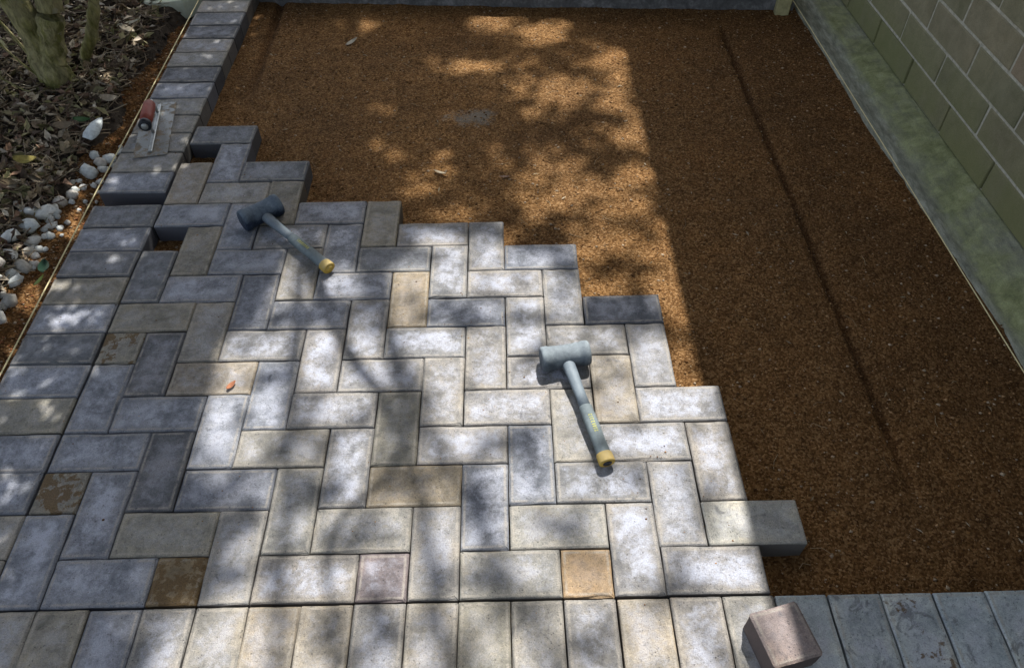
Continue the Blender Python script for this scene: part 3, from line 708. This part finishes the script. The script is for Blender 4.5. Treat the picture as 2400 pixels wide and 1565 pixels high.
big_leaf('dry_leaf', 'narrow curled dry leaf on the dappled sand', 'leaf', (.905, 1.375, sz(.905, 1.375)+.003), .035, .008, .1, (.38, .26, .20), (.1, .1))
big_leaf('fallen_leaf', 'small orange leaf lying on a tan paver', 'leaf', (.252, .523, .002), .028, .014, 1.0, (.40, .165, .085), (.1, 0))
big_leaf('green_leaf', 'dark green rounded leaf tucked under the left string line', 'leaf', (-.336, .930, .010), .042, .034, 1.75, (.018, .055, .028), (0, -.25), mat='leaf')
big_leaf('green_leaf', 'yellow green narrow leaf tip beside the left string line', 'leaf', (-.329, .875, .010), .045, .012, 1.45, (.26, .34, .07), (0, .1), mat='leaf')
big_leaf('green_leaf', 'green leaf beside the tall pointed white stone', 'leaf', (-.468, 1.605, .022), .050, .026, .4, (.06, .14, .05), (.2, .3), mat='leaf')
big_leaf('dry_leaf', 'large cream coloured leaf among the litter of the bed', 'leaf', (-.505, 2.235, .030), .085, .020, .35, (.55, .50, .36), (.2, -.1))
big_leaf('dry_leaf', 'broad cream coloured leaf beside the large cream leaf in the bed', 'leaf', (-.500, 2.195, .026), .070, .032, -.5, (.46, .40, .29), (.1, .15))
big_leaf('dry_leaf', 'crumpled pale leaf lying where bed soil meets the gravel', 'leaf', (-.428, 1.745, .012), .055, .034, .2, (.42, .36, .27), (.3, .2), .6)
big_leaf('dry_leaf', 'broad brown leaf lying in front of the multi stemmed shrub', 'leaf', (-.548, 1.672, .030), .055, .032, 1.9, (.25, .19, .13), (.3, .5))
big_leaf('dry_leaf', 'folded tan leaf behind the row of white stones', 'leaf', (-.508, 1.560, .030), .060, .034, .5, (.24, .19, .13), (.4, .2), .5)
big_leaf('dry_leaf', 'yellowish curled leaf on dark bed soil', 'leaf', (-.560, 1.385, .026), .062, .036, .3, (.40, .33, .10), (.3, .2), .6)
for k, (x, y, c, a) in enumerate(((-.70, 1.63, (.30, .26, .15), .4), (-.62, 1.60, (.34, .25, .16), 2.2), (-.66, 1.33, (.28, .20, .13), 1.2), (-.56, 1.27, (.22, .17, .10), .2), (-.72, 1.47, (.38, .28, .20), 2.6), (-.50, 1.30, (.25, .21, .15), 2.9))):
    o = big_leaf('dry_leaf', 'brown dry leaf lying on the litter behind the white stones', 'leaf', (x, y, float(soil_z(x, y))+.012), .055, .026, a, c, (.3*math.sin(k*3), .3*math.cos(k*2)), .5)
    o['group'] = 'brown dry leaves in the bed'

# white edging stones
def stone(loc, dims, rz, col, label, seed, pointed=False):
    bm = bmesh.new(); bmesh.ops.create_icosphere(bm, subdivisions=2, radius=1.0)
    for v in bm.verts:
        n = mnoise.noise(v.co*1.3+Vector((seed*3.7, seed, 0)))*.42 + mnoise.noise(v.co*2.7+Vector((seed, 5, seed)))*.20
        v.co *= 1+n
        if pointed: v.co.x *= .5; v.co.y *= 1.0; v.co.x *= (1.25-.35*v.co.y); v.co.x += .0
    bm.verts.index_update(); V = [(v.co.x*dims[0]/2, v.co.y*dims[1]/2, v.co.z*dims[2]/2) for v in bm.verts]; F = [tuple(v.index for v in f.verts) for f in bm.faces]; bm.free()
    o = tri_obj('stone', V, F, M['stone'], smooth=True, cols=np.tile(np.array(col), (len(V), 1))); o.location = loc; o.rotation_euler = (0, 0, rz)
    if not pointed: pass
    return tag(o, label, 'stone', 'white stones edging the bed')
WL = 'rounded white stone in the row between the bed and the gravel'
ST = [(-.413,1.491,.036,.030),(-.366,1.487,.048,.040),(-.385,1.462,.046,.038),(-.398,1.402,.078,.050),(-.372,1.435,.040,.026),(-.362,1.375,.026,.022),(-.395,1.335,.026,.024),(-.372,1.352,.022,.02),
      (-.412,1.290,.044,.036),(-.430,1.250,.046,.040),(-.404,1.262,.020,.018),(-.436,1.205,.062,.036),(-.488,1.180,.060,.042),(-.452,1.196,.082,.044),(-.468,1.122,.060,.050),(-.432,1.148,.060,.026),
      (-.450,1.080,.060,.034),(-.490,1.066,.052,.044),(-.448,1.040,.050,.034),(-.424,1.030,.030,.026),(-.468,1.005,.052,.036),(-.436,.975,.070,.044),(-.482,.955,.060,.046),(-.452,.935,.050,.036),(-.427,.915,.034,.046),
      (-.470,.890,.05,.04),(-.420,.852,.042,.046),(-.450,.820,.05,.04),(-.425,.79,.04,.04),(-.349,1.532,.020,.030),(-.356,1.560,.016,.022),(-.435,.735,.05,.04),(-.342,1.408,.010,.010),(-.352,1.330,.012,.012),(-.345,1.285,.010,.012),(-.378,1.238,.014,.012),(-.39,1.125,.014,.012),(-.372,1.275,.016,.014)]
sr = random.Random(17)
for k in range(26):
    yy = sr.uniform(.75, 1.52); xe = float(np.interp(yy, [.7, 1.0, 1.25, 1.5], [-.445, -.445, -.415, -.385])) + sr.gauss(0, .028)
    ST.append((xe, yy, sr.uniform(.016, .034), sr.uniform(.014, .028)))
for i, (x, y, w, d) in enumerate(ST):
    t = sr.uniform(.85, 1.1); c = sr.choice(((.72,.73,.68),(.67,.70,.66),(.74,.73,.67),(.58,.60,.56),(.66,.62,.54),(.48,.46,.40))); small = w < .024
    zz = max(sz(x, y), float(soil_z(x, y)))
    stone((x, y, zz+min(w, d)*.13), (w*sr.uniform(.8, 1.05), d*sr.uniform(.85, 1.1), min(w, d)*.85), sr.uniform(-.9, .9), [q*t for q in c], 'small white pebble lying loose on the gravel strip' if small else WL, i+1)['group'] = 'loose white pebbles' if small else 'white stones edging the bed'
stone((-.420, 1.562, .014), (.080, .105, .030), -.12, (.68, .73, .71), 'large pointed white stone at the far end of the stone row', 77, True)

# ------------------------------------------------------------------ shrub in the bed (stems seen, crown overhead)
shrub = empty('shrub', (-.635, 1.85, 0)); tag(shrub, 'multi stemmed shrub with mossy olive bark in the planting bed', 'shrub')
def local(V, o): return [(v[0]-o[0], v[1]-o[1], v[2]-o[2]) for v in V]
def stem(name, pts, rad, parent, base, seed, n=20, mat='bark'):
    P = []; Rr = []; m = 7
    for i in range(len(pts)-1):
        for j in range(m):
            u = j/m; p = Vector(pts[i]).lerp(Vector(pts[i+1]), u); r = rad[i]*(1-u)+rad[i+1]*u
            q = mnoise.noise_vector(p*9+Vector((seed, 0, 0)))*r*.28
            P.append(p+q); Rr.append(r*(1+.17*mnoise.noise(p*30+Vector((0, seed, 0)))))
    P.append(Vector(pts[-1])); Rr.append(rad[-1])
    V, F = tube(P, Rr, n, True, .085, seed); return meshobj(name, local(V, base), F, M[mat], parent, True)
SB = (-.635, 1.85, 0)
stem('trunk', [(-.628, 1.845, -.05), (-.630, 1.850, .02), (-.605, 1.85, .12), (-.560, 1.85, .25), (-.525, 1.87, .40), (-.47, 1.95, .9), (-.40, 2.15, 1.6), (-.2, 2.5, 2.3)], [.072, .053, .042, .040, .038, .034, .026, .012], shrub, SB, 1)
stem('trunk', [(-.640, 1.86, -.05), (-.642, 1.86, .03), (-.640, 1.86, .13), (-.650, 1.86, .24), (-.690, 1.88, .42), (-.80, 1.95, .9), (-.95, 2.1, 1.5), (-1.1, 2.3, 2.1)], [.068, .052, .045, .043, .040, .034, .024, .012], shrub, SB, 2)
stem('branch', [(-.640, 1.87, .12), (-.605, 1.88, .20), (-.585, 1.89, .32), (-.57, 1.95, .6), (-.56, 2.1, 1.2)], [.016, .015, .014, .012, .006], shrub, SB, 3, 10)
stem('branch', [(-.650, 1.85, .02), (-.690, 1.86, .10), (-.745, 1.87, .24), (-.80, 1.9, .45)], [.006, .006, .005, .004], shrub, SB, 4, 6)
stem('branch', [(-.655, 1.84, .0), (-.715, 1.83, .10), (-.77, 1.82, .22), (-.84, 1.8, .45)], [.004, .004, .0035, .003], shrub, SB, 5, 6)
stem('branch', [(-.605, 1.76, .0), (-.70, 1.75, .05), (-.80, 1.74, .14), (-.92, 1.72, .3)], [.003, .003, .003, .002], shrub, SB, 6, 6)
sap = empty('sapling', (-.60, 2.0, 0)); tag(sap, 'slender mossy sapling stem standing behind the multi stemmed shrub', 'sapling')
stem('trunk', [(-.600, 1.99, -.04), (-.592, 2.0, .02), (-.540, 2.0, .10), (-.490, 2.0, .20), (-.45, 2.02, .32), (-.36, 2.2, .9), (-.3, 2.5, 1.6)], [.017, .019, .021, .020, .018, .012, .006], sap, (-.60, 2.0, 0), 7, 12)

# ------------------------------------------------------------------ shade tree behind the kerb: unseen crown, shaped to throw the dappled shade
LIT = [(0.34,2.43,.07,.079,.7),(0.33,2.24,.034,.04,.6),(0.88,2.41,.078,.089,.9),(1.08,2.32,.12,.095,.9),(1.32,2.14,.066,.11,1),(1.19,2.12,.041,.047,.4),(0.78,2.07,.073,.055,.8),(0.94,2.09,.057,.037,.5),(0.91,1.93,.039,.052,.6),(1.13,1.91,.171,.085,.8),(1.31,1.86,.062,.136,.85),(1.06,1.81,.046,.049,.7),(1.35,1.73,.03,.103,.6),(0.47,1.8,.046,.027,.7),(0.5,1.65,.058,.038,.35),(0.56,1.58,.064,.06,.45),(1.19,1.59,.043,.034,.6),(1.32,1.58,.05,.048,.7),(0.68,1.48,.084,.057,.5),(0.92,1.48,.084,.046,.6),(1.05,1.4,.123,.129,.75),(1.34,1.42,.041,.109,1),(0.67,1.36,.054,.032,.7),(0.78,1.24,.092,.05,.6),(1.11,1.29,.066,.052,.9),(1.23,1.23,.078,.04,.7),(0.92,1.12,.051,.037,.7),(1.02,1.19,.052,.039,.5),(1.19,1.11,.076,.074,.9),(1.31,1.07,.062,.045,.6),(1.16,.93,.048,.034,.7),(1.24,1.0,.073,.044,.6),(1.14,.88,.071,.02,.7),(1.36,.91,.047,.049,.5),(1.35,.8,.04,.061,.85),(1.36,.68,.039,.056,.7),(1.35,.58,.043,.04,1)]
DARK = [(0.58,.97,.106,.051,.3),(0.44,1.01,.06,.086,.35),(0.56,1.08,.073,.107,.25),(0.4,.74,.11,.037,.15),(0.54,.76,.055,.052,.25),(0.8,.74,.099,.029,.3),(0.93,.72,.065,.018,.3),(1.18,.75,.11,.044,.2),(0.84,.96,.035,.051,.5),(0.35,.56,.051,.051,.3),(0.42,.48,.04,.048,.5),(0.66,.41,.039,.058,.3),(0.64,.47,.06,.048,.55),(0.94,.35,.038,.055,.3),(1.14,.28,.056,.042,.45),(0.46,.36,.076,.033,.45),(0.69,.25,.055,.026,.45),(0.84,.24,.037,.06,.3),(0.58,.15,.053,.037,.35),(0.5,.23,.045,.04,.45),(1.03,.14,.044,.037,.4),(0.84,.05,.051,.035,.35),(0.91,-.02,.041,.032,.45),(0.8,-.09,.032,.03,.35),(0.44,.06,.034,.035,.45),(0.35,.18,.044,.048,.45),(1.05,-.09,.047,.03,.45),(0.65,-.04,.024,.047,.55),(0.57,-.06,.024,.054,.4),(1.22,.06,.034,.026,.55),(1.27,1.52,.09,.045,.25),(1.22,2.02,.07,.04,.3),(1.05,1.15,.10,.04,.4),(1.30,1.0,.05,.03,.4),(1.10,1.68,.10,.04,.35),(1.38,2.30,.15,.10,.1),(1.15,2.20,.06,.03,.4),(1.34,.74,.06,.025,.4)]
SPOT = [(-.26,.87,.023,.019,.8),(-.22,.79,.017,.012,.7),(-.21,.75,.033,.018,.5),(.07,.35,.047,.011,.5),(.06,-.03,.029,.022,.6),(.1,-.03,.015,.022,.8),(.16,-.02,.018,.029,.8),(.18,.07,.01,.01,.8),(.25,.06,.012,.012,.8),(.21,.03,.015,.013,.9),(.25,.01,.033,.01,.9),(.26,-.05,.044,.047,.9),(-.31,.6,.026,.033,.8),(-.34,1.25,.033,.028,.7),(-.36,1.18,.033,.023,.7),(-.37,.91,.035,.029,.7),(.19,-.06,.016,.019,.6),(-.65,1.57,.028,.019,.5),(-.65,1.45,.019,.023,.6),(-.60,1.30,.035,.02,.8),(-.52,1.40,.02,.02,.8),(-.70,1.36,.03,.025,.8),(-.56,1.62,.025,.02,.7),(-.74,1.75,.03,.03,.7),(-.50,1.90,.02,.02,.6),(-.46,2.15,.03,.025,.6),(-.62,2.12,.03,.03,.5),(-.43,1.05,.03,.025,.8),(-.40,1.33,.022,.02,.8),(-.45,.90,.03,.02,.7),(-.15,.45,.03,.012,.5),(-.22,.30,.03,.015,.5)]
POLY = [(.32,1.08),(.29,.89),(.27,.77),(.2,.65),(.21,.52),(.2,.4),(.21,.31),(.31,.19),(.31,.09),(.29,.01),(.23,-.11),(.2,-.22),(1.60,-.24),(1.60,0),(1.50,.51),(1.35,.65),(1.16,.67),(1.09,.79),(1.05,.94),(.85,1.05),(.61,1.08)]
def inpoly(x, y):
    ins = np.zeros(x.shape, bool); n = len(POLY)
    for i in range(n):
        x1, y1 = POLY[i]; x2, y2 = POLY[(i+1) % n]
        if y1 == y2: continue
        ins ^= ((y1 > y) != (y2 > y)) & (x < (x2-x1)*(y-y1)/(y2-y1)+x1)
    return ins
def gaps(x, y):
    """how open the crown is along the sun ray that ends at ground point (x, y)"""
    T = np.where(inpoly(x+.02*vnoise(x, y, 9, 51), y+.02*vnoise(x, y, 9, 52)), .93, .015)
    nz = vnoise(x, y, 7, 81)
    T = np.maximum(T, .50*sstep(.86, 1.08, x)*sstep(.45, .7, y)*sstep(2.3, 2.1, y)*(1+.8*nz))
    T = np.maximum(T, .72*sstep(1.16, 1.30, x)*sstep(.45, .7, y)*sstep(2.28, 2.1, y)*(1+.7*nz))
    T = np.maximum(T, .11*sstep(.32, .6, x)*sstep(2.35, 1.9, y)*(1+1.2*nz))
    T = np.where((y < -.235), .10+.08*vnoise(x, y, 4, 77), T)  # dense crown added overhead, out of view, to block sky light
    for cx, cy, rx, ry, t in LIT:
        T = np.maximum(T, min(1, t*1.15)*np.exp(-(((x-cx)/(rx*1.28))**2+((y-cy)/(ry*1.28))**2)**1.7*.7))
    for cx, cy, rx, ry, t in DARK:
        T = T*(1-(1-t)*np.exp(-(((x-cx)/rx)**2+((y-cy)/ry)**2)**1.4*.8))
    for cx, cy, rx, ry, t in SPOT:
        T = np.maximum(T, t*np.exp(-(((x-cx)/(rx*1.15))**2+((y-cy)/(ry*1.15))**2)**2*.6))
    return np.clip(T, .004, .97)
def crown_pts(r, n_try, x0, x1, y0, y1, h0, h1, kmax):
    x = r.uniform(x0, x1, n_try); y = r.uniform(y0, y1, n_try)
    dens = -np.log(gaps(x, y))
    keep = r.random(n_try)*kmax < dens; x = x[keep]; y = y[keep]; z = r.uniform(h0, h1, len(x))
    return np.c_[x-SUNV.x*z, y-SUNV.y*z, z]
GREEN = [(.045,.085,.022),(.06,.11,.03),(.035,.07,.02),(.08,.13,.035),(.05,.09,.03)]
tree = empty('unseen_shade_tree', (.5, 5.6, -.16)); tag(tree, 'unseen leafy shade tree behind the kerb, crown shaped to the dapples and extended to block sky', 'tree')
TB = (.5, 5.6, -.16); rc = np.random.default_rng(99)
P1 = crown_pts(rc, 92000, -.05, 1.85, -3.4, 3.0, 4.2, 5.9, 4.6)
V, F, C = leaves(len(P1), lambda r, n: P1, (.06, .09), GREEN, .15, .45, 5, .55)
tri_obj('crown', V-np.array(TB), F, M['leaf'], tree, cols=C)
P2 = crown_pts(rc, 60000, -1.7, .10, -1.4, 3.0, 1.55, 2.3, 5.0)  # shrub leaves also placed to shape the dapples
V, F, C = leaves(len(P2), lambda r, n: P2, (.040, .065), GREEN, .15, .45, 6, .55)
tri_obj('crown', V-np.array(SB), F, M['leaf'], shrub, cols=C)
stem('trunk', [(.5, 5.6, -.4), (.48, 5.6, .6), (.55, 5.5, 1.8), (.7, 5.2, 3.0), (.9, 4.7, 4.3), (1.1, 4.0, 5.2)], [.20, .16, .14, .11, .07, .03], tree, TB, 11, 16)
for k, (gx, gy, z) in enumerate(((.1, 1.5, 4.6), (.0, 2.3, 4.4), (.5, 2.2, 4.8), (.3, 1.3, 5.0), (.1, .5, 4.8), (.6, -1.2, 5.0), (.2, -.9, 5.3), (1.1, -1.6, 5.2), (1.3, -.8, 5.4))):
    s_ = Vector((.7, 5.2, 3.0)) if k % 2 else Vector((.9, 4.7, 4.3)); e = Vector((gx-SUNV.x*z, gy-SUNV.y*z, z)); m = s_.lerp(e, .5)+Vector((0, 0, .2))
    stem('branch', [s_, m, e], [.04, .022, .006], tree, TB, 20+k, 8)
# the long bare branch whose soft shadow crosses the pavers
bp = [(.44,.76),(.479,.696),(.501,.646),(.541,.578),(.60,.505),(.62,.438),(.672,.36),(.64,.27),(.56,.20),(.53,.10),(.552,0),(.57,-.08),(.58,-.25)]
hz = 2.6
stem('branch', [(x-SUNV.x*(hz+.03*i), y-SUNV.y*(hz+.03*i), hz+.03*i) for i, (x, y) in enumerate(bp)][::-1], [.005+.0012*i for i in range(len(bp))], tree, TB, 40, 8)
a = bp[0]; z0 = hz
stem('branch', [(a[0]-SUNV.x*z0, a[1]-SUNV.y*z0, z0), (.75, 3.2, 2.9), (.80, 4.4, 3.2), (.72, 5.2, 3.0)], [.020, .026, .035, .04], tree, TB, 41, 8)
# straw and leaf scraps on the sand
def pos_sand(r, n):
    x = r.uniform(.0, 2.1, n); y = r.uniform(.0, 2.45, n); return np.c_[x, y, sand_z(x, y)+.003]
V, F, C = leaves(170, pos_sand, (.006, .022), [(.42,.36,.24),(.50,.44,.32),(.35,.27,.16),(.30,.22,.13)], .3, .2, 61, .22)
tag(tri_obj('leaf_scraps', V, F, M['litter'], cols=C), 'tiny pale leaf scraps sprinkled over the sand bed', 'leaf scraps', kind='stuff')
V = []; F = []; C = []; r_ = random.Random(33)
for k in range(150):
    x = r_.uniform(.0, 2.1); y = r_.uniform(.0, 2.45); z = sz(x, y)+.0022; a = r_.uniform(0, 6.28); L = r_.uniform(.015, .05); d = Vector((math.cos(a), math.sin(a), 0)); b = Vector((-d.y, d.x, 0))*r_.gauss(0, .007); m = Vector((x, y, z))
    v, f = tube([m-d*L/2, m+b, m+d*L/2], .0006, 4, False); s = len(V); V += v; F += [tuple(i+s for i in q) for q in f]; C += [r_.choice(((.30,.22,.13),(.42,.33,.20),(.22,.14,.07)))]*len(v)
tag(tri_obj('straw_bits', V, F, M['litter'], cols=np.array(C)), 'fine dry straw bits lying on the sand bed', 'straw', kind='stuff')
